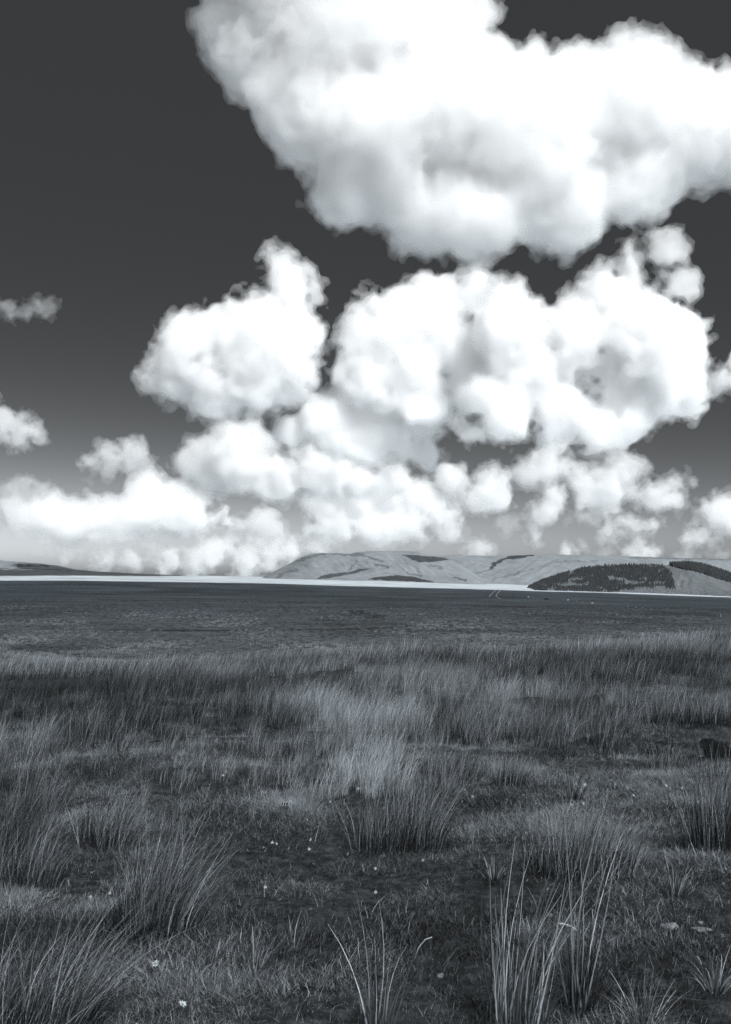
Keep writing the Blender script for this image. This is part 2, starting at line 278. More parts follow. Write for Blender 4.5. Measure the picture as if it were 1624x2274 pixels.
# ------------------------------------------------------------------ conifer woods on the low hill
def conifers(n, rs):                       # unit conifers: three ragged skirts of branches round a stem
    V = []; Q = []; k = 0
    for (z0, z1, r) in ((.04, .5, .24), (.3, .78, .17), (.6, 1., .1)):
        a = np.arange(9)/9*2*math.pi
        ring = np.stack([np.cos(a)*r*(1+.35*(np.arange(9) % 2)), np.sin(a)*r*(1+.35*(np.arange(9) % 2)), np.full(9, z0)], 1)
        V += [ring, [[0, 0, z1]]]
        for i in range(9): Q.append((k+i, k+(i+1) % 9, k+9))
        k += 10
    return np.concatenate(V), np.array(Q)
CV, CQ = conifers(1, rng)
def wood(name, label, poly, mat, h, spacing, keep=1.0, mask=None):
    px, t, Xh, Yd, Zh = HILL['wooded_hill']
    x0, x1 = Xh.min(), Xh.max()
    gx = np.arange(w_of(1150, 1300, 2200)[0], w_of(1720, 1300, 2500)[0], spacing); gy = np.arange(2050, 2560, spacing)
    A, B = np.meshgrid(gx, gy); A = A+rng.uniform(-.5, .5, A.shape)*spacing; B = B+rng.uniform(-.5, .5, B.shape)*spacing
    ui = A/B; ti = (B-2050)/450
    fi = np.interp(ui, (px-812)/F/.9975, np.arange(len(px))); fj = np.interp(ti, t, np.arange(len(t)))
    i = np.clip(fi.astype(int), 0, len(px)-2); j = np.clip(fj.astype(int), 0, len(t)-2); a = fi-i; b = fj-j
    z = (Zh[i, j]*(1-a)+Zh[i+1, j]*a)*(1-b)+(Zh[i, j+1]*(1-a)+Zh[i+1, j+1]*a)*b
    qx, qy = px_of(A, B, z); ok = inpoly(qx+rng.normal(0, 1.6, qx.shape), qy+rng.normal(0, .9, qy.shape), poly) & (ti < 1.04)
    if mask is not None: ok &= mask(qx, qy)
    ok &= rng.random(ok.shape) < keep
    A, B, z = A[ok], B[ok], z[ok]; n = len(A)
    s = h*rng.uniform(.6, 1.25, n)*(1+.15*vn(A/25, B/25, 4)); wd = rng.uniform(.75, 1.25, n); an = rng.uniform(0, 6.28, n)
    c, d = np.cos(an), np.sin(an)
    v = np.empty((n, len(CV), 3), np.float32)
    v[:, :, 0] = A[:, None]+(CV[:, 0]*c[:, None]-CV[:, 1]*d[:, None])*(s*wd)[:, None]
    v[:, :, 1] = B[:, None]+(CV[:, 0]*d[:, None]+CV[:, 1]*c[:, None])*(s*wd)[:, None]
    v[:, :, 2] = z[:, None]-.3+CV[:, 2]*s[:, None]
    q = (CQ[None]+(np.arange(n)*len(CV))[:, None, None]).reshape(-1, 3)
    o = mesh(name, v.reshape(-1, 3), q, mat, smooth=False); tag(o, label, kind='stuff'); print(name, n); return o
FOREST = [(1173, 1309), (1200, 1292), (1240, 1278), (1290, 1265), (1340, 1261), (1400, 1258), (1470, 1259), (1485, 1270), (1495, 1290), (1499, 1311), (1440, 1309), (1380, 1314), (1345, 1318), (1250, 1315)]
lm = lambda x, y: (fb(x/22, y/7, 41, 3)+1.6*np.exp(-((x-1410)/55)**2-((y-1300)/9)**2)+1.2*np.exp(-((x-1270-(y-1300)*-2.2)/45)**2-((y-1303)/9)**2)) >.62+rng.normal(0, .18, np.shape(x))
wood('conifer_woods', 'dark conifer plantation covering the rounded low hill', FOREST, M['conifer'], 9, 3.6, keep=.95, mask=lambda x, y: ~lm(x, y))
wood('pale_woods', 'lighter conifers mixed through the dark plantation', FOREST, M['larch'], 7, 4.0, mask=lm)
wood('young_woods', 'pale young conifers in a strip along the foot of the low hill', [(1345, 1319), (1380, 1313), (1440, 1308), (1500, 1310), (1624, 1317), (1720, 1323), (1720, 1330), (1500, 1326), (1400, 1323)], M['larch'], 6, 3.6)
wood('ridge_woods', 'dark belt of conifers along the crest right of the plantation', [(1488, 1256), (1500, 1250), (1535, 1245), (1590, 1255), (1640, 1272), (1720, 1290), (1720, 1312), (1640, 1298), (1600, 1287), (1560, 1273), (1520, 1264)], M['conifer'], 10, 3.4)
# ------------------------------------------------------------------ clouds: nested shells of scattering vapour, thin outside and dense inside
def bs(n, lam):
    t = np.arange(n)/lam+rng.random(); i = np.floor(t).astype(int); f = t-i; k = i.max()+4
    m = np.zeros((n, k), np.float32); r = np.arange(n)
    m[r, i] = (1-f)**3/6; m[r, i+1] = (3*f**3-6*f**2+4)/6; m[r, i+2] = (-3*f**3+3*f**2+3*f+1)/6; m[r, i+3] = f**3/6
    return m
def noise3(shape, lam):
    a, b, c = (bs(n, lam) for n in shape)
    l = rng.standard_normal((a.shape[1], b.shape[1], c.shape[1])).astype(np.float32)
    l = np.tensordot(a, l, (1, 0)); l = np.tensordot(l, b, (1, 1)); l = np.tensordot(l, c, (1, 1)); return l/l.std()
def nets(s):                               # surface of s = 0 as quads
    ins = s > 0; sh = tuple(n-1 for n in s.shape)
    cnt = np.zeros(sh, np.float32); acc = [np.zeros(sh, np.float32) for _ in range(3)]; E = []
    for ax in range(3):
        s0 = [slice(None)]*3; s1 = [slice(None)]*3; s0[ax] = slice(0, -1); s1[ax] = slice(1, None)
        a = s[tuple(s0)]; b = s[tuple(s1)]; m = (a > 0) != (b > 0); t = np.where(m, a/np.where(m, a-b, 1), 0).astype(np.float32); E.append(m)
        o = [i for i in range(3) if i != ax]
        for d1 in (0, 1):
            for d2 in (0, 1):
                sl = [slice(None)]*3
                for q, d in zip(o, (d1, d2)): sl[q] = slice(d, d+s.shape[q]-1)
                mm = m[tuple(sl)]; cnt += mm; acc[ax] += mm*t[tuple(sl)]
                if d1: acc[o[0]] += mm
                if d2: acc[o[1]] += mm
    act = cnt > 0; idx = -np.ones(sh, np.int32); idx[act] = np.arange(act.sum())
    v = np.argwhere(act).astype(np.float32)+np.stack([a[act]/cnt[act] for a in acc], 1); Q = []
    for ax in range(3):
        o = [i for i in range(3) if i != ax]
        if ax == 1: o = o[::-1]
        m = E[ax].copy()
        for q in o:
            for e in (0, -1):
                sl = [slice(None)]*3; sl[q] = e; m[tuple(sl)] = False
        p = np.argwhere(m); sg = s[tuple(p.T)] > 0
        def at(d1, d2):
            r = p.copy(); r[:, o[0]] += d1; r[:, o[1]] += d2; return idx[tuple(r.T)]
        q = np.stack([at(-1, -1), at(0, -1), at(0, 0), at(-1, 0)], 1); q[~sg] = q[~sg][:, ::-1]; Q.append(q)
    return v, np.concatenate(Q)
def vapour(name, d):
    m = bpy.data.materials.new(name); m.use_nodes = True; n = m.node_tree.nodes; n.clear()
    o = n.new('ShaderNodeOutputMaterial'); s = n.new('ShaderNodeVolumeScatter')
    s.inputs['Color'].default_value = (.996, .999, 1, 1); s.inputs['Density'].default_value = d; s.inputs['Anisotropy'].default_value = 0
    m.node_tree.links.new(s.outputs[0], o.inputs['Volume']); m.cycles.homogeneous_volume = True; return m
def pieces(v, q, whole):                   # the separate bodies of an inner shell, each a mesh of its own; specks are dropped
    lab = np.arange(len(v))
    while True:
        m = lab[q].min(1); new = lab.copy()
        for k in range(4): np.minimum.at(new, q[:, k], m)
        new = new[new]
        if (new == lab).all(): break
        lab = new
    u, inv, cnt = np.unique(lab, return_inverse=True, return_counts=True); out = []
    if whole:                              # the outer shell stays one body, without its crumbs
        k = cnt[inv] >= max(60, .012*len(v)); ren = np.cumsum(k)-1; return [(v[k], ren[q[k[q[:, 0]]]])]
    for i in np.argsort(-cnt)[:6]:
        if cnt[i] < max(150, .02*len(v)): continue
        k = inv == i; ren = np.cumsum(k)-1; out.append((v[k], ren[q[k[q[:, 0]]]]))
    return out
OCT = ((120, .09), (60, .14), (30, .24), (15, .30), (7.5, .26))
SHELLS = ((-5, 130), (4, 55), (12, 26), (28, 16))
def cloud(label, D, blobs, cell=3., amp=1., shells=SHELLS, base=None, octs=OCT, deep=1.0):
    b = np.array(blobs, float); mx = 32
    x0 = max((b[:, 0]-b[:, 2]).min()-mx, -500); x1 = min((b[:, 0]+b[:, 2]).max()+mx, 2100); y0 = max((b[:, 1]-b[:, 2]).min()-mx, -420); y1 = (b[:, 1]+b[:, 2]).max()+mx
    zr = b[:, 2].max()+mx
    n = [int((x1-x0)/cell), int((y1-y0)/cell), int(2*zr/cell)]
    X = (x0+np.arange(n[0])*cell).astype(np.float32)[:, None, None]; Y = (y0+np.arange(n[1])*cell).astype(np.float32)[None, :, None]; Z = (-zr+np.arange(n[2])*cell).astype(np.float32)[None, None, :]
    s = np.zeros(n, np.float32); K = 10.
    for px, py, r in b:
        zc = rng.uniform(-.35, .35)*(zr-mx-r)
        s += np.exp(np.clip((r*.95-np.sqrt((X-px)**2+(Y-py)**2+((Z-zc)*1.1)**2))/K, -30, 30))
    s = np.log(s+1e-12)*K
    sc_ = min(1, max(.4, b[:, 2].max()/80))
    for lam, a in octs:
        lam *= sc_
        if lam < cell*1.7: continue
        q = noise3(s.shape, lam/cell); s += lam*a*amp*((.8-np.abs(q)) if lam > 20 else q)
    if base: s = np.minimum(s, (base-Y)*.8+8*amp*noise3(s.shape, 40/cell))
    w = sum(k*noise3(s.shape, max(lam*sc_/cell, 1.8)) for lam, k in ((46, 7), (22, 6), (11, 4), (6, 2)))*amp*min(1, .3+b[:, 2].max()/150)
    for e in (0, -1):
        for f in (s, w): f[e] = -99; f[:, e] = -99; f[:, :, e] = -99
    pw_ = D/F; root = None
    for nm, (iso, mf) in zip(('cumulus_cloud', 'cloud_veil', 'cloud_body', 'cloud_core'), shells):
        so = s-iso+w*(1, .7, .2, 0)[('cumulus_cloud', 'cloud_veil', 'cloud_body', 'cloud_core').index(nm)]
        if (so > 0).sum() < 60: continue
        for v, q in pieces(*nets(so), root is None):
          px = x0+v[:, 0]*cell; py = y0+v[:, 1]*cell; dx = (px-812)/F; dy = (1137-py)/F; c = math.cos(P)-dy*math.sin(P)
          co = np.stack([dx/c*D, D+(-zr+v[:, 2]*cell)*pw_*deep, 1.6+D*(math.sin(P)+dy*math.cos(P))/c], 1)
          o = mesh(nm, co, q, vapour(nm, 1/(mf*pw_)), root)
          if root is None: root = o; tag(o, label, 'cloud', 'cumulus clouds in the sky')
    return root
cloud('huge bright white cloud filling the upper right of the sky', 5000, [(640, -80, 190), (560, 90, 115), (500, 20, 60), (760, 60, 200), (940, 60, 150), (1060, 20, 50), (700, 230, 140), (600, 230, 50), (850, 300, 180), (780, 420, 95), (1000, 250, 190), (940, 440, 120), (1060, 490, 110), (1150, 330, 190), (1300, 260, 150), (1180, 130, 30), (1250, 430, 130), (1400, 240, 140), (1420, 390, 105), (1560, 280, 130), (1720, 280, 140), (1880, 260, 130)], 3.6, shells=((-5, 150), (5, 85), (16, 54), (38, 40)), octs=((120, .07), (60, .1), (30, .16), (15, .24), (7.5, .24)))
cloud('rounded white cloud with a peaked tail, left of the middle row', 11000, [(440, 800, 95), (385, 835, 60), (415, 750, 62), (540, 790, 125), (630, 800, 92), (600, 720, 70), (560, 860, 75), (680, 730, 50), (650, 655, 48), (645, 615, 34), (634, 585, 26), (690, 660, 30), (700, 785, 36), (645, 860, 46), (480, 870, 60)], 2.8)
cloud('white cloud with ragged top and small gaps, middle of the sky', 11600, [(808, 730, 34), (850, 760, 75), (900, 700, 75), (960, 670, 65), (1050, 650, 45), (900, 830, 90), (800, 840, 80), (1000, 730, 40), (990, 640, 30), (840, 670, 25), (1050, 850, 60), (940, 900, 60), (1010, 790, 50), (1070, 770, 55)], 2.8)
cloud('towering white cloud with grey lower flank, right of the middle row', 11200, [(1130, 740, 95), (1120, 670, 50), (1180, 820, 85), (1290, 760, 100), (1370, 650, 72), (1390, 600, 42), (1480, 570, 35), (1520, 620, 38), (1330, 690, 70), (1420, 770, 140), (1480, 850, 95), (1400, 920, 80), (1250, 920, 75), (1120, 930, 60), (1045, 960, 36), (1525, 780, 50), (1080, 880, 50), (1320, 960, 50)], 2.8, base=1002)
cloud('greyer lumpy cloud below the ragged white one', 11900, [(720, 930, 75), (800, 950, 70), (880, 930, 65), (650, 960, 50), (950, 950, 36), (740, 990, 40), (830, 880, 60), (880, 995, 48), (950, 1005, 34), (800, 1010, 40)], 2.8, base=1030)
cloud('long white cloud bank with a domed left end under the peaked one', 16000, [(430, 1030, 45), (520, 1020, 75), (545, 970, 42), (620, 1050, 70), (720, 1060, 70), (800, 1072, 48), (470, 1070, 40), (880, 1060, 50), (600, 1000, 35), (690, 1010, 30)], 2.4, base=1108)
cloud('broad white cloud heaped low over the left ridge', 24000, [(320, 1120, 52), (335, 1080, 32), (400, 1150, 75), (300, 1160, 55), (180, 1160, 48), (100, 1150, 52), (30, 1130, 45), (500, 1160, 42), (240, 1170, 52), (590, 1160, 36), (-60, 1140, 60), (140, 1180, 40)], 2.3, base=1201, shells=((-3, 120), (4, 52), (12, 30)))
cloud('wide lumpy cloud hanging just above the tabletop hill', 20000, [(720, 1130, 55), (800, 1095, 60), (880, 1110, 58), (940, 1110, 48), (840, 1170, 45), (700, 1180, 42), (760, 1180, 36), (900, 1170, 45), (980, 1140, 32), (990, 1060, 40), (1000, 1180, 28)], 2.3, base=1212, shells=((-3, 120), (4, 52), (12, 30)))
cloud('small upright white cloud right of the lumpy wide one', 18000, [(1090, 1080, 40), (1060, 1110, 34), (1105, 1110, 34), (1120, 1065, 22)], 2.)
cloud('small slanting white cloud over the plateau', 22000, [(1200, 1140, 34), (1232, 1105, 28), (1185, 1185, 20), (1215, 1125, 25)], 2., shells=((-3, 120), (4, 52), (12, 30)))
cloud('patchy thin cloud under the towering one', 16000, [(1200, 1030, 46), (1260, 1030, 30), (1350, 1080, 58), (1385, 1045, 34), (1295, 1060, 36), (1300, 1110, 30), (1170, 1060, 25)], 2.3, amp=1.25, shells=((-5, 150), (4, 80), (14, 45)))
cloud('small cloud with a flat wisp on top, right side', 20000, [(1450, 1110, 34), (1490, 1110, 28), (1475, 1085, 20), (1500, 1072, 18), (1540, 1070, 14)], 2., shells=((-5, 130), (4, 65), (12, 36)))
cloud('flat low white cloud over the plantation', 26000, [(1385, 1180, 34), (1350, 1190, 22), (1415, 1180, 24), (1450, 1165, 14)], 1.8, base=1202, shells=((-3, 120), (4, 52), (12, 30)))
cloud('lumpy white cloud cut by the right edge of the photo', 21000, [(1600, 1140, 46), (1640, 1170, 50), (1700, 1140, 60), (1570, 1130, 22)], 2., base=1200, shells=((-3, 120), (4, 52), (12, 30)))
cloud('small flat white cloud under the one at the right edge', 26000, [(1550, 1200, 26), (1530, 1200, 16), (1585, 1203, 20)], 1.8, base=1214, shells=((-3, 120), (4, 52), (12, 30)))
cloud('tiny round cloud peeping over the plateau skyline', 36000, [(1264, 1220, 16), (1262, 1232, 14)], 1.5, shells=((-3, 120), (4, 52), (12, 30)))
cloud('low dome of cloud on the plateau skyline above the plantation', 34000, [(1432, 1222, 24), (1405, 1228, 16), (1450, 1230, 16), (1330, 1230, 10), (1385, 1231, 9)], 1.6, shells=((-3, 120), (4, 52), (12, 30)))
cloud('small puff of cloud at the right shoulder of the tabletop hill', 34000, [(1066, 1218, 20), (1045, 1226, 14), (1085, 1228, 14)], 1.6, shells=((-3, 120), (4, 52), (12, 30)))
cloud('grey white cloud bank resting on the horizon left of the hill', 33000, [(380, 1246, 32), (470, 1228, 36), (550, 1236, 32), (620, 1215, 26), (290, 1246, 28), (240, 1240, 22), (430, 1258, 30), (540, 1268, 22), (650, 1222, 30), (220, 1245, 16), (500, 1208, 18), (575, 1205, 20), (690, 1218, 20), (150, 1235, 14), (345, 1225, 16), (600, 1250, 22), (90, 1225, 14)], 1.9, shells=((-3, 120), (4, 52), (12, 30)))
cloud('string of tiny clouds just over the plateau skyline at the right', 37000, [(1505, 1234, 9), (1525, 1232, 11), (1590, 1236, 12), (1620, 1238, 10), (1345, 1231, 11), (1372, 1228, 12), (1300, 1215, 7)], 1.5, shells=((-3, 190), (5, 100)))
cloud('pale flat cloud low over the plateau between the slanting and the plantation clouds', 30000, [(1290, 1150, 16), (1320, 1147, 18), (1265, 1156, 12), (1120, 1170, 14), (1140, 1165, 16)], 1.6, shells=((-3, 240), (5, 140)))
THIN = ((-3, 260), (5, 150))
cloud('thin flat streak of cloud, highest of those at the left edge', 11000, [(55, 688, 18), (90, 684, 16), (20, 680, 20), (-20, 670, 22), (110, 682, 10)], 2., amp=1.1, shells=THIN)
cloud('small ragged cloud at the left edge below the thin streak', 12000, [(20, 940, 36), (45, 965, 30), (80, 960, 22), (-20, 950, 40), (5, 915, 18)], 2., amp=1.2, shells=((-4, 150), (4, 75), (13, 45)))
cloud('small torn cloud alone in the dark sky above the left bank', 15000, [(250, 1020, 40), (205, 1030, 26), (300, 1030, 28), (285, 995, 20), (310, 1005, 14)], 2., amp=1.35, shells=((-4, 150), (4, 80), (13, 50)))
cloud('faint thin cloud over the left bank at the photo edge', 16000, [(50, 1085, 24), (90, 1085, 18), (20, 1090, 18)], 2., amp=1.2, shells=((-2, 160), (5, 90)))
cloud('torn wispy cloud at the right edge beside the towering one', 11500, [(1606, 830, 34), (1590, 865, 20), (1645, 800, 36), (1690, 830, 44)], 2.4, amp=1.3, shells=((-4, 150), (4, 75), (13, 45)))
# the broad cloud overhead that keeps the moor in shade; its far edge ends the shadow where the plain begins
def overhead():
    g = 40.; n = (190, 105, 26); X0, Y0, Z0 = -3200, -3900, 1200
    X = (X0+np.arange(n[0])*g)[:, None, None]; Y = (Y0+np.arange(n[1])*g)[None, :, None]; Z = (Z0+np.arange(n[2])*g)[None, None, :]
    cx, cy_, cz = 500, -1900, 1640
    s = 1-np.sqrt((np.abs(X-cx)/3300)**6+(np.abs(Y-cy_)/(OY+1900))**6+(np.abs(Z-cz)/310)**4)**(1/3)
    s = (s*700).astype(np.float32)
    for lam, a in ((600, .05), (300, .05), (150, .06)): s += lam*a*noise3(n, lam/g)
    for e in (0, -1): s[e] = -99; s[:, e] = -99; s[:, :, e] = -99
    v, q = nets(s); o = mesh('cumulus_cloud', v*g+np.array((X0, Y0, Z0)), q, vapour('shade_cloud', 1/740))
    tag(o, 'wide flat cloud straight overhead, shading the moor', 'cloud')
OY = -150
overhead()
# ------------------------------------------------------------------ grass
def blades(n, h, hv, rad, lean, lv, width, segs=4, droop=.25, out=.3, seed=0, tone=(0, 1), wind=.0, flat=1.0):
    r = np.random.default_rng(seed)
    a = r.uniform(0, 2*math.pi, n); q = np.sqrt(r.random(n))*rad; bx, by = q*np.cos(a), q*np.sin(a)*flat
    L_ = h*(1+hv*r.uniform(-1, .8, n)); wa = wind+r.normal(0, .7, n); ln = np.abs(lean+lv*r.normal(0, 1, n))
    ox, oy = out*np.cos(a)*q/rad*r.uniform(.4, 1.2, n)+ln*np.cos(wa), out*np.sin(a)*q/rad*r.uniform(.4, 1.2, n)+ln*np.sin(wa)*.6
    t = np.linspace(0, 1, segs+1)[None, :]
    dr = droop*np.abs(r.normal(.5, .5, n))[:, None]
    s = t**1.5; horiz = np.sqrt(ox**2+oy**2)[:, None]
    up = L_[:, None]*(t-dr*t**2.6)/np.sqrt(1+horiz**2*.6); ot = L_[:, None]*(s+dr*.9*t**3)/np.sqrt(1+horiz**2*.6)
    kx = r.normal(0, .03, n)[:, None]*L_[:, None]*np.sin(t*math.pi)
    cx = bx[:, None]+ox[:, None]*ot+kx; cy_ = by[:, None]+oy[:, None]*ot; cz = up-.02
    wa2 = r.uniform(-.9, .9, n); wd = width*r.uniform(.6, 1.3, n)[:, None]*(1-t*.85)*.5
    vx, vy = np.cos(wa2)[:, None]*wd, np.sin(wa2)[:, None]*wd
    v = np.stack([np.stack([cx-vx, cy_-vy, cz], -1), np.stack([cx+vx, cy_+vy, cz], -1)], 2)     # n, segs+1, 2, 3
    tn = np.repeat(r.uniform(tone[0], tone[1], n)**2.1, (segs+1)*2)
    b = (np.arange(n)*(segs+1)*2)[:, None]+np.arange(segs)[None, :]*2
    qd = np.stack([b, b+1, b+3, b+2], -1).reshape(-1, 4)
    return v.reshape(-1, 3), qd, tn
def join(parts):
    V, Q, T = [], [], []; k = 0
    for v, q, t in parts: V.append(v); Q.append(q+k); T.append(t); k += len(v)
    return np.concatenate(V), np.concatenate(Q), np.concatenate(T)
def scatter(name, label, pts, rot, scl, tufts, patch):     # uncountable grass: tufts set out on the ground by geometry nodes
    me = bpy.data.meshes.new(name); me.vertices.add(len(pts)); me.vertices.foreach_set('co', np.asarray(pts, np.float32).ravel())
    me.attributes.new('rz', 'FLOAT', 'POINT').data.foreach_set('value', np.asarray(rot, np.float32))
    me.attributes.new('sc', 'FLOAT', 'POINT').data.foreach_set('value', np.asarray(scl, np.float32))
    me.attributes.new('patch', 'FLOAT', 'POINT').data.foreach_set('value', np.asarray(patch, np.float32))
    me.attributes.new('ix', 'INT', 'POINT').data.foreach_set('value', rng.integers(0, len(tufts), len(pts)).astype(np.int32))
    o = bpy.data.objects.new(name, me); sc.collection.objects.link(o); tag(o, label, kind='stuff')
    col = bpy.data.collections.new(name+'_tufts')
    for i, (v, q, t, m) in enumerate(tufts):
        col.objects.link(bpy.data.objects.new('%s_tuft_%02d' % (name, i), mesh_data(name+'_tuft', v, q, m, True, dict(tone=t))))
    ng = bpy.data.node_groups.new(name, 'GeometryNodeTree'); n = ng.nodes; l = ng.links
    ng.interface.new_socket('Geometry', in_out='INPUT', socket_type='NodeSocketGeometry'); ng.interface.new_socket('Geometry', in_out='OUTPUT', socket_type='NodeSocketGeometry')
    gi = n.new('NodeGroupInput'); go = n.new('NodeGroupOutput'); ip = n.new('GeometryNodeInstanceOnPoints'); ci = n.new('GeometryNodeCollectionInfo')
    ci.inputs[0].default_value = col; ci.inputs['Separate Children'].default_value = True; ci.inputs['Reset Children'].default_value = True
    def at(s, ty):
        a = n.new('GeometryNodeInputNamedAttribute'); a.data_type = ty; a.inputs[0].default_value = s; return a.outputs[0]
    cx = n.new('ShaderNodeCombineXYZ'); l.new(at('rz', 'FLOAT'), cx.inputs[2])
    ip.inputs['Pick Instance'].default_value = True
    l.new(gi.outputs[0], ip.inputs['Points']); l.new(ci.outputs[0], ip.inputs['Instance']); l.new(at('ix', 'INT'), ip.inputs['Instance Index'])
    l.new(cx.outputs[0], ip.inputs['Rotation']); l.new(at('sc', 'FLOAT'), ip.inputs['Scale']); l.new(ip.outputs[0], go.inputs[0])
    o.modifiers.new('grass', 'NODES').node_group = ng; return o
def fan_points(y0, y1, per, uw=.62, seed=0):        # random ground points, 'per' per square metre (a function of y)
    r = np.random.default_rng(seed); yy = np.linspace(y0, y1, 400); wdt = 2*uw*np.maximum(yy, 4)
    c = np.cumsum(per(yy)*wdt)*(yy[1]-yy[0]); n = int(c[-1]); y = np.interp(r.random(n)*c[-1], c, yy)
    x = r.uniform(-1, 1, n)*uw*np.maximum(y, 4); return x, y
# edge of the tall grass in viewing directions; nearer than this the sward is short
EDGE = np.array([(-800, 2020), (0, 1975), (150, 1915), (300, 1870), (480, 1835), (600, 1800), (720, 1790), (830, 1790), (960, 1770), (1040, 1730), (1100, 1680), (1300, 1700), (1400, 1685), (1440, 1625), (1624, 1612), (2400, 1640)], float)
def tallness(x, y, z):
    px, py = px_of(x, y, z); e = np.interp(px, EDGE[:, 0], EDGE[:, 1])+22*fb(x/.9, y/.9, 51, 3)
    t = 1-sstep(-45, 30, py-e)
    cl = np.exp(-(((x-HX)/.95)**2+((y-HY+.08)/.4)**2)**2)      # the bare peat hollow
    return t*(1-cl)
x, y = fan_points(5, 95, lambda Y: 75*np.exp(-Y/9)+14*np.exp(-Y/28)+1.2, seed=1)
z = ground_z(x, y); tl = tallness(x, y, z); cl = fb(x/1.7, y/1.7, 52, 4)
keep = (rng.random(len(x)) < tl*np.clip(.62+.55*cl, .12, 1)); x, y, z, tl, cl = x[keep], y[keep], z[keep], tl[keep], cl[keep]
band = fb(x/6, y/6, 53, 3)
tall = []
for i in range(9):
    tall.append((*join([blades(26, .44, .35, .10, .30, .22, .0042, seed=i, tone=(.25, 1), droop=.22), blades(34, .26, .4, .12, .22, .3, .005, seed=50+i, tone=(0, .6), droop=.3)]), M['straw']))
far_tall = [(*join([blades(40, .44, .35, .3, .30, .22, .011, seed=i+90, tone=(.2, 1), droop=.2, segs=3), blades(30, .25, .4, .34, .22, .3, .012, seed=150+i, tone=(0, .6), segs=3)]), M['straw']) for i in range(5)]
qx, qy = px_of(x, y, z)
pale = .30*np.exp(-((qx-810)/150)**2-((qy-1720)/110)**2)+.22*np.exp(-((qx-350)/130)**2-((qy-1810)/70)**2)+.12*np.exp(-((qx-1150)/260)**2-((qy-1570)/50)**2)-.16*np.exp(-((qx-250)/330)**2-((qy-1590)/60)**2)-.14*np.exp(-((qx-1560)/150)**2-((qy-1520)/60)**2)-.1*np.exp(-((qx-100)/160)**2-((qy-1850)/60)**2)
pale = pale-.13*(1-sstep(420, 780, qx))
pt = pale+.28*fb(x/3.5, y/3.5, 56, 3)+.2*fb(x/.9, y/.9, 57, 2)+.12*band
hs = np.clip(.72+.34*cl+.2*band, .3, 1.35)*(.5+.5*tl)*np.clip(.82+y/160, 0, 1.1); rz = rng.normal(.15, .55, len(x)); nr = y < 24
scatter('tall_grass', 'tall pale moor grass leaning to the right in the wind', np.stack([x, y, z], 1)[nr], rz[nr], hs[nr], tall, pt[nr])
x2, y2 = fan_points(20, 260, lambda Y: 5.5*np.exp(-Y/40)+.3, seed=2); z2 = ground_z(x2, y2); c2 = fb(x2/2.5, y2/2.5, 52, 4); k2 = rng.random(len(x2)) < np.clip(.7+.5*c2, .15, 1)
x2, y2, z2, c2 = x2[k2], y2[k2], z2[k2], c2[k2]
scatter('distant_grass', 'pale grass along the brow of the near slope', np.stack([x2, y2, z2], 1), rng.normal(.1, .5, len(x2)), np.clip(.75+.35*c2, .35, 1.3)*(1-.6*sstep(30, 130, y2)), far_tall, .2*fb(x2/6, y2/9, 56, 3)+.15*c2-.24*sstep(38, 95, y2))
# low grass hummocks over the moor beyond
x2, y2 = fan_points(110, 760, lambda Y: .14+0*Y, uw=.45, seed=6); z2 = ground_z(x2, y2); c2 = fb(x2/16, y2/30, 58, 4); k2 = rng.random(len(x2)) < np.clip(.55+.8*c2, .06, 1); x2, y2, z2, c2 = x2[k2], y2[k2], z2[k2], c2[k2]
hum = [(*join([blades(70, .28, .4, .8, .25, .3, .06, seed=i+400, tone=(.3, .8), droop=.3, segs=2, out=.5)]), M['moor']) for i in range(5)]
scatter('moor_hummocks', 'small rushy hummocks of grass over the shaded moor', np.stack([x2, y2, z2], 1), rng.uniform(0, 6.28, len(x2)), rng.uniform(.4, 1.2, len(x2)), hum, .25*c2+.3*rng.normal(0, .6, len(x2)))
# rank pale grass thinning out from the near slope over the lower moor
x2, y2 = fan_points(70, 620, lambda Y: .75*np.exp(-np.maximum(Y-150, 0)/115), uw=.45, seed=7); z2 = ground_z(x2, y2); c2 = fb(x2/22, y2/45, 62, 4); k2 = rng.random(len(x2)) < np.clip(.5+.9*c2, .04, 1); x2, y2, z2, c2 = x2[k2], y2[k2], z2[k2], c2[k2]
rank = [(*join([blades(60, .5, .4, .6, .28, .3, .045, seed=i+500, tone=(.15, .95), droop=.25, segs=2, out=.4)]), M['straw']) for i in range(5)]
scatter('moor_grass', 'rank pale grass thinning out over the lower moor', np.stack([x2, y2, z2], 1), rng.normal(.1, .5, len(x2)), rng.uniform(.45, 1.15, len(x2)), rank, .2*c2-.02)
# short turf and scattered wisps
x, y = fan_points(1.8, 15, lambda Y: 1100*np.exp(-(Y-2)/3.6)+120, uw=.6, seed=3); z = ground_z(x, y); c3 = fb(x/.5, y/.5, 54, 3)
k = rng.random(len(x)) < np.clip(.85+.6*c3, .4, 1)*(1-.93*np.exp(-(((x-HX)/.8)**2+((y-HY)/.33)**2)**2)); x, y, z, c3 = x[k], y[k], z[k], c3[k]
turf = [(*blades(64, .046, .7, .08, .5, .7, .0032, segs=2, droop=.5, out=.5, seed=200+i, tone=(.15, 1)), M['turf']) for i in range(10)]
scatter('turf', 'short cropped turf of the clearing', np.stack([x, y, z], 1), rng.uniform(0, 6.28, len(x)), np.clip(1+.6*c3+.3*rng.normal(0, 1, len(x)), .4, 2.1), turf, .42*fb(x/.7, y/.7, 59, 3)+.15*c3+.1-.16*(1-sstep(3.4, 5.2, y)))  # last term tones the nearest turf darker, a painted vignette
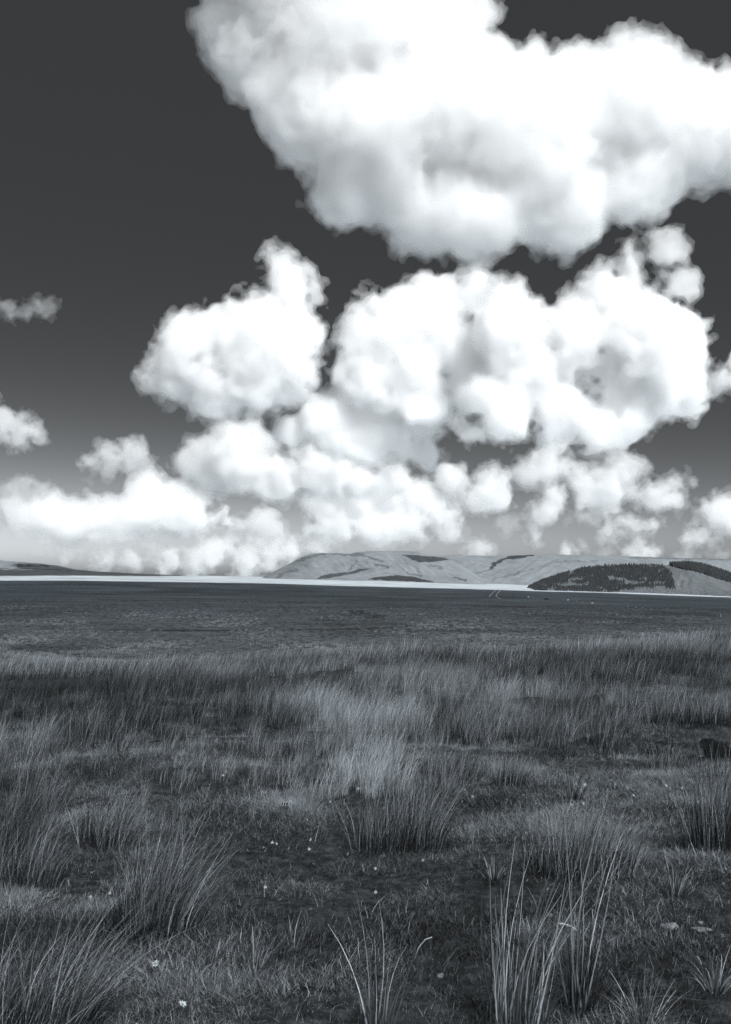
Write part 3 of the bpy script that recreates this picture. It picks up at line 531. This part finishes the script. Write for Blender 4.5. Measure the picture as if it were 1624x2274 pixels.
x, y = fan_points(2.6, 12, lambda Y: 14*np.exp(-Y/6)+5, uw=.6, seed=4); z = ground_z(x, y); c4 = fb(x/.8, y/.8, 55, 3); k = (c4 > -.15) & (rng.random(len(x)) < .8); x, y, z, c4 = x[k], y[k], z[k], c4[k]
wisp = [(*blades(9, .13, .8, .07, .2, .5, .0034, seed=300+i, tone=(.1, 1), droop=.6, out=.9), M['stalk']) for i in range(12)]
scatter('grass_wisps', 'thin dry wisps of grass standing out of the turf', np.stack([x, y, z], 1), rng.normal(0, 1.2, len(x)), rng.uniform(.3, 1.1, len(x))**1.3, wisp, .2*c4)
# ------------------------------------------------------------------ single rush and grass tussocks
def tussock(label, px, py, top, half, n, lean=.25, mt='rush', out=.3, spark=.3, name='rush_tussock', width=.003, droop=.25, dead=.35):
    x, y, z = hit(px, py); h = (py-top)/F*math.hypot(x, y)*1.03; rad = half/F*math.hypot(x, y); s = rng.integers(1e6)
    r_ = np.random.default_rng(s); ps = []
    for i in range(k_ := 1 if n < 200 else 6):       # several leaning sub-clumps make one scruffy tussock
        ox, oy, f = (0, 0, 1) if k_ == 1 else (r_.uniform(-.62, .62)*rad, r_.uniform(-.4, .4)*rad, r_.uniform(.62, 1.08))
        ln = abs(lean+r_.normal(0, .08))
        for (m, hh, hv, rr, l2, lv, wdt, dp, ou, tn) in ((.5, 1, .5, .5, ln, .16, width, droop, out, (.15, 1)), (.6, .6, .5, .62, ln*.6, .25, width, .4, out*1.3, (0, .42)), (.3, .3, .6, .8, .1, .4, width*1.1, .7, out*1.8, (0, .3))):  # short inner blades toned dark: thatch, plus foot shade painted in
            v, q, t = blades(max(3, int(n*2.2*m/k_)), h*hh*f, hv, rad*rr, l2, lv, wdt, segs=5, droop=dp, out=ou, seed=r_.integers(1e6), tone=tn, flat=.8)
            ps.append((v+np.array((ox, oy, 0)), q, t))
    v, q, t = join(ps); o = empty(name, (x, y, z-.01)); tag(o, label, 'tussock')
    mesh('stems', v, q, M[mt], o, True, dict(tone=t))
    if dead:
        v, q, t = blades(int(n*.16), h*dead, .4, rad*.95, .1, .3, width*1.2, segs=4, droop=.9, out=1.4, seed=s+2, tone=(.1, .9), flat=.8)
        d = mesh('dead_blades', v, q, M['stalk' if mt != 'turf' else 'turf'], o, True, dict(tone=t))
    return o
TS = [
 ('big dark based rush tussock with pale tips, lower left', 350, 2075, 1850, 100, 900, .28), ('dense rush clump with bleached blades at the middle of the clearing edge', 885, 1880, 1712, 100, 1000, .22),
 ('broad rush clump with a dark right side, right of the bleached one', 1270, 1945, 1795, 120, 800, .1), ('low dark tuft tucked against the right side of the broad clump', 1385, 1925, 1862, 45, 260, .1),
 ('dark upright rush clump cut by the right edge of the photo', 1610, 1890, 1700, 75, 600, .08), ('rush clump in the bottom left corner, blades sweeping right', 40, 2290, 2035, 130, 700, .42),
 ('small rounded tuft with a black shaded base on open turf', 1128, 1745, 1672, 46, 380, .1), ('thin upright stand of stiff stalks on the right of the open turf', 1275, 1775, 1700, 22, 70, .04),
 ('rush clump at the left edge above the corner one', 30, 1960, 1835, 85, 600, .32), ('leaning clump with pale blades left of the big dark based tussock', 215, 1880, 1760, 80, 520, .35),
 ('clump of tall rushes with a dark foot in the middle field', 815, 1590, 1500, 55, 420, .18), ('wide stand of tall dark rushes behind the open turf', 1010, 1600, 1490, 75, 650, .12),
 ('tall dark rush stand right of the wide one', 1240, 1590, 1485, 60, 520, .1), ('rushes growing on the bank left of the peat hollow', 1390, 1600, 1500, 55, 430, .15),
 ('overhanging grass at the left lip of the peat hollow', 1478, 1600, 1540, 48, 420, .1), ('thick grass overhanging the middle of the peat hollow', 1560, 1596, 1535, 60, 500, .05), ('grass overhanging the peat hollow at the photo edge', 1640, 1598, 1535, 55, 420, .0),
 ('rounded grass dome hiding a dark foot, middle of the tall grass', 1075, 1650, 1590, 48, 360, .15), ('short dark tuft in the tall grass left of centre', 415, 1735, 1690, 32, 240, .2),
 ('dark little tuft right of the short dark one', 590, 1735, 1680, 30, 240, .2), ('pale dome of grass in front of the peat hollow', 1475, 1705, 1655, 60, 380, .1),
 ('dark low tuft left of the rounded tuft on the turf edge', 985, 1722, 1670, 48, 300, .15), ('clump of rushes at the left edge of the tall grass', 70, 1810, 1700, 70, 450, .3),
 ('long haired pale clump right of centre in the tall grass', 700, 1690, 1610, 70, 520, .28), ('tuft with black foot at the far left of the tall grass', 165, 1570, 1520, 26, 200, .2),
]
for lb, px, py, tp, hf, n, ln in TS: tussock(lb, px, py, tp, hf, n, ln)
tussock('sparse stand of long stiff pale stalks at the bottom right', 1150, 2275, 1990, 120, 60, .06, 'stalk', .22, name='stalk_clump', width=.006, droop=.05, dead=0)
tussock('tight bundle of tall grey stalks rising right of the sparse stand', 1285, 2255, 1905, 34, 26, .04, 'rush', .12, name='stalk_clump', width=.007, droop=.04, dead=.4)
tussock('bent pale stalks at the bottom, left of the sparse stand', 845, 2290, 2080, 70, 26, .05, 'stalk', .4, name='stalk_clump', width=.006, droop=.2, dead=.6)
tussock('small bleached tuft of broken stalks low on the turf', 565, 2155, 2060, 34, 34, .05, 'stalk', .5, name='dry_tuft', width=.0055, droop=.15, dead=0)
tussock('small pale tuft right of the bleached broken one', 655, 2105, 2030, 20, 16, .05, 'stalk', .6, name='dry_tuft', width=.005, droop=.1, dead=0)
tussock('pale tuft on the turf near the right edge', 1500, 1990, 1895, 26, 40, .05, 'stalk', .4, name='dry_tuft', width=.005, droop=.2, dead=.6)
tussock('lone pale tuft left of the broad rush clump', 1100, 1950, 1895, 22, 34, -.05, 'stalk', .6, name='dry_tuft', width=.006, droop=.3, dead=.6)
tussock('low sprawling pale tuft in the bottom right corner', 1430, 2270, 2185, 70, 160, .1, 'stalk', 1.0, name='dry_tuft', width=.005, droop=.6, dead=.5)
tussock('dry tuft near the right edge at the bottom', 1590, 2200, 2110, 40, 60, .0, 'stalk', .9, name='dry_tuft', width=.005, droop=.5, dead=.5)
# ------------------------------------------------------------------ flowers, stones and scraps on the turf
def flower_mesh(name, size, seed, nset=9):
    r = np.random.default_rng(seed); V, Q = [], []; k = 0
    for i in range(nset):
        a = i/nset*6.283+r.normal(0, .12); ln = size*r.uniform(.8, 1.15); w = size*.32; c, s = math.cos(a), math.sin(a); li = r.uniform(.15, .5)
        pts = [(.12, -.4), (.6, -1), (1, -.35), (1, .35), (.6, 1), (.12, .4)]
        V += [[c*ln*u-s*w*v*.5, s*ln*u+c*w*v*.5, ln*u*li] for u, v in pts]; Q += [(k, k+1, k+4, k+5), (k+1, k+2, k+3, k+4)]; k += 6
    return np.array(V), np.array(Q)
def blob(name, r3, seed, mt, parent=None, loc=None, bumps=.25, n=14):
    r = np.random.default_rng(seed); th = np.linspace(0, math.pi, n); ph = np.linspace(0, 2*math.pi, 2*n, endpoint=False); T, H_ = np.meshgrid(th, ph, indexing='ij')
    d = np.stack([np.sin(T)*np.cos(H_), np.sin(T)*np.sin(H_), np.cos(T)], -1)
    f = 1+bumps*(vn(d[..., 0]*1.7+d[..., 2]*2.1+9, d[..., 1]*1.9+seed, seed)+.5*vn(d[..., 0]*4+5, d[..., 1]*4+d[..., 2]*3, seed+3))
    v = (d*f[..., None]*np.array(r3)).reshape(-1, 3); i = np.arange(n*2*n).reshape(n, 2*n); j = np.roll(i, -1, 1)
    return mesh(name, v, np.stack([i[:-1], i[1:], j[1:], j[:-1]], -1).reshape(-1, 4), M[mt], parent, True, loc=loc)
BIG = [('white many petalled flower low on the turf at the left', 345, 2169, .016), ('white flower at the bottom edge of the turf', 405, 2262, .016), ('white flower below the rush stalks left of the bottom stand', 867, 2160, .012),
       ('white flower head in the turf below the bleached clump', 851, 1921, .015), ('white flower head with a paler stem left of the middle', 623, 2021, .012)]
for i, (lb, px, py, s) in enumerate(BIG):
    x, y, z = hit(px, py); o = empty('flower', (x, y, z+.05)); tag(o, lb, 'flower'); o.scale = (1.05,)*3; o.rotation_euler = (.6, 0, i)
    v, q = flower_mesh('petals', s, i, 11); mesh('petals', v, q, M['petal'], o, False)
    blob('flower_centre', (s*.28, s*.28, s*.2), i+5, 'pollen', o, (0, 0, s*.15), .1, 8)
SM = [(605, 1893), (614, 1896), (549, 1910), (697, 1942), (204, 1962), (210, 1958), (244, 2009), (201, 2018), (126, 2190), (684, 1864), (586, 1905), (642, 1906), (496, 1738), (502, 1730), (682, 1840), (990, 1802), (1004, 1818), (1018, 1815), (940, 1934), (834, 1953), (1032, 1772), (992, 1788), (1163, 1785), (1212, 1772),
      (1280, 1758), (1300, 1760), (1296, 1804), (1372, 1784), (1245, 1737), (1190, 1735), (1570, 1720), (1516, 1768), (1270, 1806), (1203, 1975), (1420, 1945), (1560, 1958), (1240, 1830), (1552, 1800), (1480, 1762), (1050, 1787), (606, 1978), (690, 2048), (760, 1990), (1350, 1845)]
r_ = np.random.default_rng(8)
SM += [(px, py) for px, py in zip(r_.uniform(480, 1620, 60), r_.uniform(1745, 2010, 60)) if vn(px/90, py/50, 71) > -.1]
vq = [flower_mesh('daisy', .011, 20+i, 8) for i in range(3)]; dm = [mesh_data('daisy', v, q, M['petal'], False) for v, q in vq]
for i, (px, py) in enumerate(SM):
    x, y, z = hit(px, py); o = bpy.data.objects.new('daisy', dm[i % 3]); sc.collection.objects.link(o); o.location = (x, y, z+.06); o.rotation_euler = (.8, rng.normal(0, .2), i)
    o.scale = (.95*max(1., y/6.),)*3; tag(o, 'tiny white flower dotted in the short turf', 'flower', 'tiny white flowers in the turf')
def stone(lb, px, py, w, hgt, seed, mt='stone', name='pale_stone'):
    x, y, z = hit(px, py); k = math.hypot(x, y)/F; o = blob(name, (w*k/2, w*k/2*.7, hgt*k*.6), seed, mt, None, (x, y, z+hgt*k*.1), .55); tag(o, lb, 'stone'); return o
stone('round pale stone lying in the turf at the lower right', 1487, 2062, 30, 15, 3); stone('long flat pale stone right of the round one', 1560, 2066, 36, 8, 4)
stone('small pale pebble above the long flat stone', 1556, 2050, 11, 6, 5); stone('small pale pebble near the right edge below the long stone', 1605, 2080, 9, 7, 6)
stone('little pale stone under the curved stick', 1222, 2035, 13, 7, 7); stone('small pale stone beside the bent stalks at the bottom', 978, 2170, 14, 9, 8); stone('pale half buried stone on the turf left of the stalks', 892, 2058, 9, 5, 9)
def tube(name, pts, rad, mt, parent=None, loc=None, ns=8):
    p = np.array(pts, float); V = []; 
    for i, c in enumerate(p):
        t = p[min(i+1, len(p)-1)]-p[max(i-1, 0)]; t /= np.linalg.norm(t); a = np.cross(t, (0, 0, 1.)); a /= np.linalg.norm(a)+1e-9; b = np.cross(t, a)
        r_ = rad[i] if np.ndim(rad) else rad
        for k in range(ns): V.append(c+r_*(a*math.cos(k/ns*6.283)+b*math.sin(k/ns*6.283)))
    n = len(p); Q = [(i*ns+k, i*ns+(k+1) % ns, (i+1)*ns+(k+1) % ns, (i+1)*ns+k) for i in range(n-1) for k in range(ns)]
    Q += [tuple(j for j in (0, ns-1-0, ns//2, 1))[:4], ((n-1)*ns, (n-1)*ns+1, (n-1)*ns+ns//2, n*ns-1)]
    return mesh(name, np.array(V), np.array(Q), M[mt], parent, True, loc=loc)
x, y, z = hit(1265, 2085); k = math.hypot(x, y)/F
pts = [(-26*k, 0, .07), (-16*k, .0, .068), (-5*k, .0, .063), (6*k, 0, .053), (15*k, 0, .04), (23*k, 0, .03), (32*k, .01, .0)]
o = tube('curved_stick', pts, [.002, .0034, .0036, .003, .0036, .0032, .002], 'bark', None, (x, y, z+.0)); tag(o, 'white peeling curved stick leaning in the turf behind the grey stalks', 'stick')
o = tube('bent_reed', [(-.05, 0, .0), (-.03, 0, .05), (.0, 0, .085), (.03, 0, .095)], .0024, 'bark', None, hit(945, 2130)); tag(o, 'short bent white reed beside the small pale stone', 'reed')
# a scrap with white ribs and dark gaps lying in the grass
x, y, z = hit(637, 1797); o = empty('litter_scrap', (x, y, z+.03), .2); tag(o, 'crumpled white and black scrap lying in the grass left of centre', 'litter'); o.scale = (.8,)*3
a = np.linspace(-1.35, 1.35, 12); b = np.linspace(-.055, .02, 9); A, B = np.meshgrid(a, b); rr = .026*(1+.12*np.sin(B*150)+.1*vn(A*3, B*40, 3))
mesh('black_body', np.stack([B, rr*.85*np.sin(A), rr*.85*np.cos(A)], -1).reshape(-1, 3), gridq(9, 12), M['scrapb'], o)
for i in range(4):
    xb = -.05+.019*i; mesh_pts = [(xb+.006*math.sin(q*2+i), .028*math.sin(q), .028*math.cos(q)) for q in np.linspace(-1.4, 1.4, 9)]; tube('white_rib', mesh_pts, .0032, 'scrapw', o)
ring = [(.035+.012*math.cos(q), .004*math.sin(2*q), .012+.03*math.sin(q)) for q in np.linspace(0, 5.6, 14)]; tube('white_ring', ring, .005, 'scrapw', o)
# ------------------------------------------------------------------ far out on the moor: a car, sheep, boulders, a post and wheel tracks
def sdf_mesh(name, caps, cell, mt, parent=None):   # one continuous body from tapered capsules
    c = np.array([list(a)+list(b) for a, b, _, _ in caps]); lo = np.minimum(c[:, :3], c[:, 3:]).min(0)-.3; hi = np.maximum(c[:, :3], c[:, 3:]).max(0)+.3
    n = ((hi-lo)/cell).astype(int)+1; G = [lo[i]+np.arange(n[i])*cell for i in range(3)]; X, Y, Z = np.meshgrid(*G, indexing='ij'); p = np.stack([X, Y, Z], -1); s = np.zeros(X.shape)
    for a, b, r0, r1 in caps:
        a = np.array(a); b = np.array(b); v = b-a; t = np.clip(((p-a)@v)/(v@v+1e-9), 0, 1); d = np.linalg.norm(p-a-t[..., None]*v, axis=-1); s += np.exp(np.clip((r0+(r1-r0)*t-d)/.018, -40, 40))
    v, q = nets(np.log(s+1e-18)*.018); return mesh(name, v*cell+lo, q, M[mt], parent)
def make_sheep(graze, wool):
    o = empty('sheep', (0, 0, 0)); hz = .30 if graze else .92; hx = .78 if graze else .72
    legs = [((x_, y_, .5), (x_+.02, y_, .03), .085, .04) for x_ in (-.36, .34) for y_ in (-.13, .13)]
    sdf_mesh('body', [((-.38, 0, .62), (.34, 0, .62), .25, .23), ((.34, 0, .66), (hx-.12, 0, hz+.1), .16, .1), ((-.42, 0, .75), (.3, 0, .76), .15, .13), ((hx-.1, 0, hz+.08), (hx+.1, 0, hz-.04), .085, .05),
             ((hx-.06, -.06, hz+.12), (hx-.06, -.15, hz+.12), .03, .02), ((hx-.06, .06, hz+.12), (hx-.06, .15, hz+.12), .03, .02), ((-.6, 0, .72), (-.66, 0, .5), .05, .03)]+legs, .03, wool, o); return o
def clone(o):
    c = o.copy(); sc.collection.objects.link(c)
    for ch in o.children:
        d = ch.copy(); sc.collection.objects.link(d); d.parent = c
    return c
PR = {}
def sheep(lb, px, py, graze, wool, rz, s=1.0):
    x, y, z = hit(px, py); k = (graze, wool)
    if k not in PR: o = PR[k] = make_sheep(graze, wool)
    else: o = clone(PR[k])
    o.location = (x, y, z-.02); o.rotation_euler = (0, 0, rz); o.scale = (s,)*3; tag(o, lb, 'sheep', 'sheep out on the moor')
sheep('white sheep alone near the wheel tracks', 1174, 1327, True, 'wool', .2, 1.3); sheep('grey sheep just right of the one near the wheel tracks', 1185, 1329, True, 'grey_wool', 3, 1.)
sheep('white sheep close to the right of the parked car', 1262, 1334, True, 'wool', 3.1, 1.3); sheep('grey sheep second to the right of the parked car', 1281, 1336.5, True, 'grey_wool', .3, 1.)
sheep('grey sheep third to the right of the parked car', 1294, 1338, False, 'grey_wool', .1, 1.); sheep('white sheep beside the dark low boulder', 1316, 1341, True, 'wool', 3.3, 1.3)
for i, (px, py) in enumerate(((1395, 1348), (1413, 1350.5), (1427, 1352.5), (1446, 1355.5))):
    sheep(('grey sheep, first in the line of four out on the right of the moor', 'grey sheep, second in the line of four on the right of the moor', 'larger grey sheep, third in the line of four on the right of the moor', 'grey sheep at the right end of the line of four')[i], px, py, i % 2 == 0, 'grey_wool', 3.0-.2*i, 1.25 if i == 2 else 1.05)
x, y, z = hit(1336, 1343); o = blob('boulder', (1.0, .7, .45), 12, 'boulder', None, (x, y, z+.2), .25); tag(o, 'low dark boulder in the moor right of the white grazing sheep', 'boulder')
def box(name, x0, x1, y0, y1, z0, z1, mt, parent, taper=0., bev=.05):
    me = bpy.data.meshes.new(name); import bmesh; bm = bmesh.new(); bmesh.ops.create_cube(bm, size=1)
    for v in bm.verts:
        tp = taper if v.co.z > 0 else 0; v.co.x = (x0+x1)/2+v.co.x*(x1-x0-tp*2); v.co.y = (y0+y1)/2+v.co.y*(y1-y0-tp); v.co.z = z0 if v.co.z < 0 else z1
    if bev: bmesh.ops.bevel(bm, geom=bm.edges[:], offset=bev, segments=2, affect='EDGES')
    bm.to_mesh(me); bm.free(); me.materials.append(M[mt]); o = bpy.data.objects.new(name, me); sc.collection.objects.link(o); o.parent = parent; return o
x, y, z = hit(1215, 1332.5); car = empty('parked_car', (x, y, z+.05), R(-14)); tag(car, 'dark boxy off road car with a pale roof parked on the moor', 'car')
box('body', -2.1, 2.1, -.9, .9, .5, 1.18, 'paint', car); box('cabin', -2.08, .75, -.86, .86, 1.17, 1.95, 'paint', car, .1); box('roof', -1.95, .6, -.8, .8, 1.94, 2.05, 'roof', car, .03, .03); box('bonnet', .8, 2.06, -.78, .78, 1.17, 1.26, 'roof', car, .04, .03)
for a0, a1 in ((-1.85, -1.0), (-.9, -.1), (0., .55)): box('window', a0, a1, -.9, -.8, 1.32, 1.8, 'glass', car, .02, .02)
box('windscreen', .68, .76, -.72, .72, 1.25, 1.85, 'glass', car, .03, .02); box('bumper', 2.08, 2.2, -.88, .88, .5, .68, 'tyre', car)
for wx in (-1.35, 1.35):
    for wy in (-.82, .82):
        an = np.linspace(0, 6.283, 20, endpoint=False); V = [(wx+r_*math.cos(t), wy+d, .38+r_*math.sin(t)) for d, r_ in ((-.12, .0), (-.12, .33), (-.09, .38), (.09, .38), (.12, .33), (.12, .0)) for t in an]
        mesh('wheel', V, [(i*20+j, i*20+(j+1) % 20, (i+1)*20+(j+1) % 20, (i+1)*20+j) for i in range(5) for j in range(20)], M['tyre'], car)
x, y, z = hit(1601, 1370); po = empty('marker_post', (x, y, z)); tag(po, 'short whitewashed marker post standing alone on the moor at the right', 'post')
box('post', -.14, .14, -.14, .14, -.1, .85, 'post', po, .0, .03); box('post_cap', -.2, .2, -.2, .2, 1.0, 1.7, 'post', po, .04, .05); box('neck', -.09, .09, -.09, .09, .84, 1.01, 'boulder', po, 0, .01)
for pts in (((1104, 1309), (1098, 1313), (1091, 1320), (1087, 1326)), ((1114, 1309), (1108, 1314), (1103, 1321), (1102, 1325), (1112, 1330))):
    L0, L1 = [], []
    c = np.array(pts, float); tt = np.linspace(0, len(c)-1, 24); cx = np.interp(tt, range(len(c)), c[:, 0]); cy2 = np.interp(tt, range(len(c)), c[:, 1])
    G = [hit(a, b) for a, b in zip(cx, cy2)]
    for X_, Y_, Z_ in G:
        for s in (-.45, .45): L0.append((X_+s, Y_, float(ground_z(X_+s, Y_))+.12))
    o = mesh('track', np.array(L0), [(2*i, 2*i+1, 2*i+3, 2*i+2) for i in range(23)], M['track']); tag(o, 'pale worn wheel track crossing the brow of the moor', kind='structure')
# dark peat showing in the hollow
gx, gy = np.meshgrid(np.linspace(HX-1.0, HX+1.1, 60), np.linspace(HY-.42, HY+.5, 40)); gz = ground_z(gx, gy)+.012-.1*sstep(.6, 1.0, ((gx-HX)/.95)**2+((gy-HY-.03)/.42)**2+.3*fb(gx/.25, gy/.25, 61, 3))
o = mesh('peat_hollow', np.stack([gx, gy, gz], -1).reshape(-1, 3), gridq(40, 60), M['peat']); tag(o, 'bare black peat in the hollow under the overhanging grass', kind='structure')
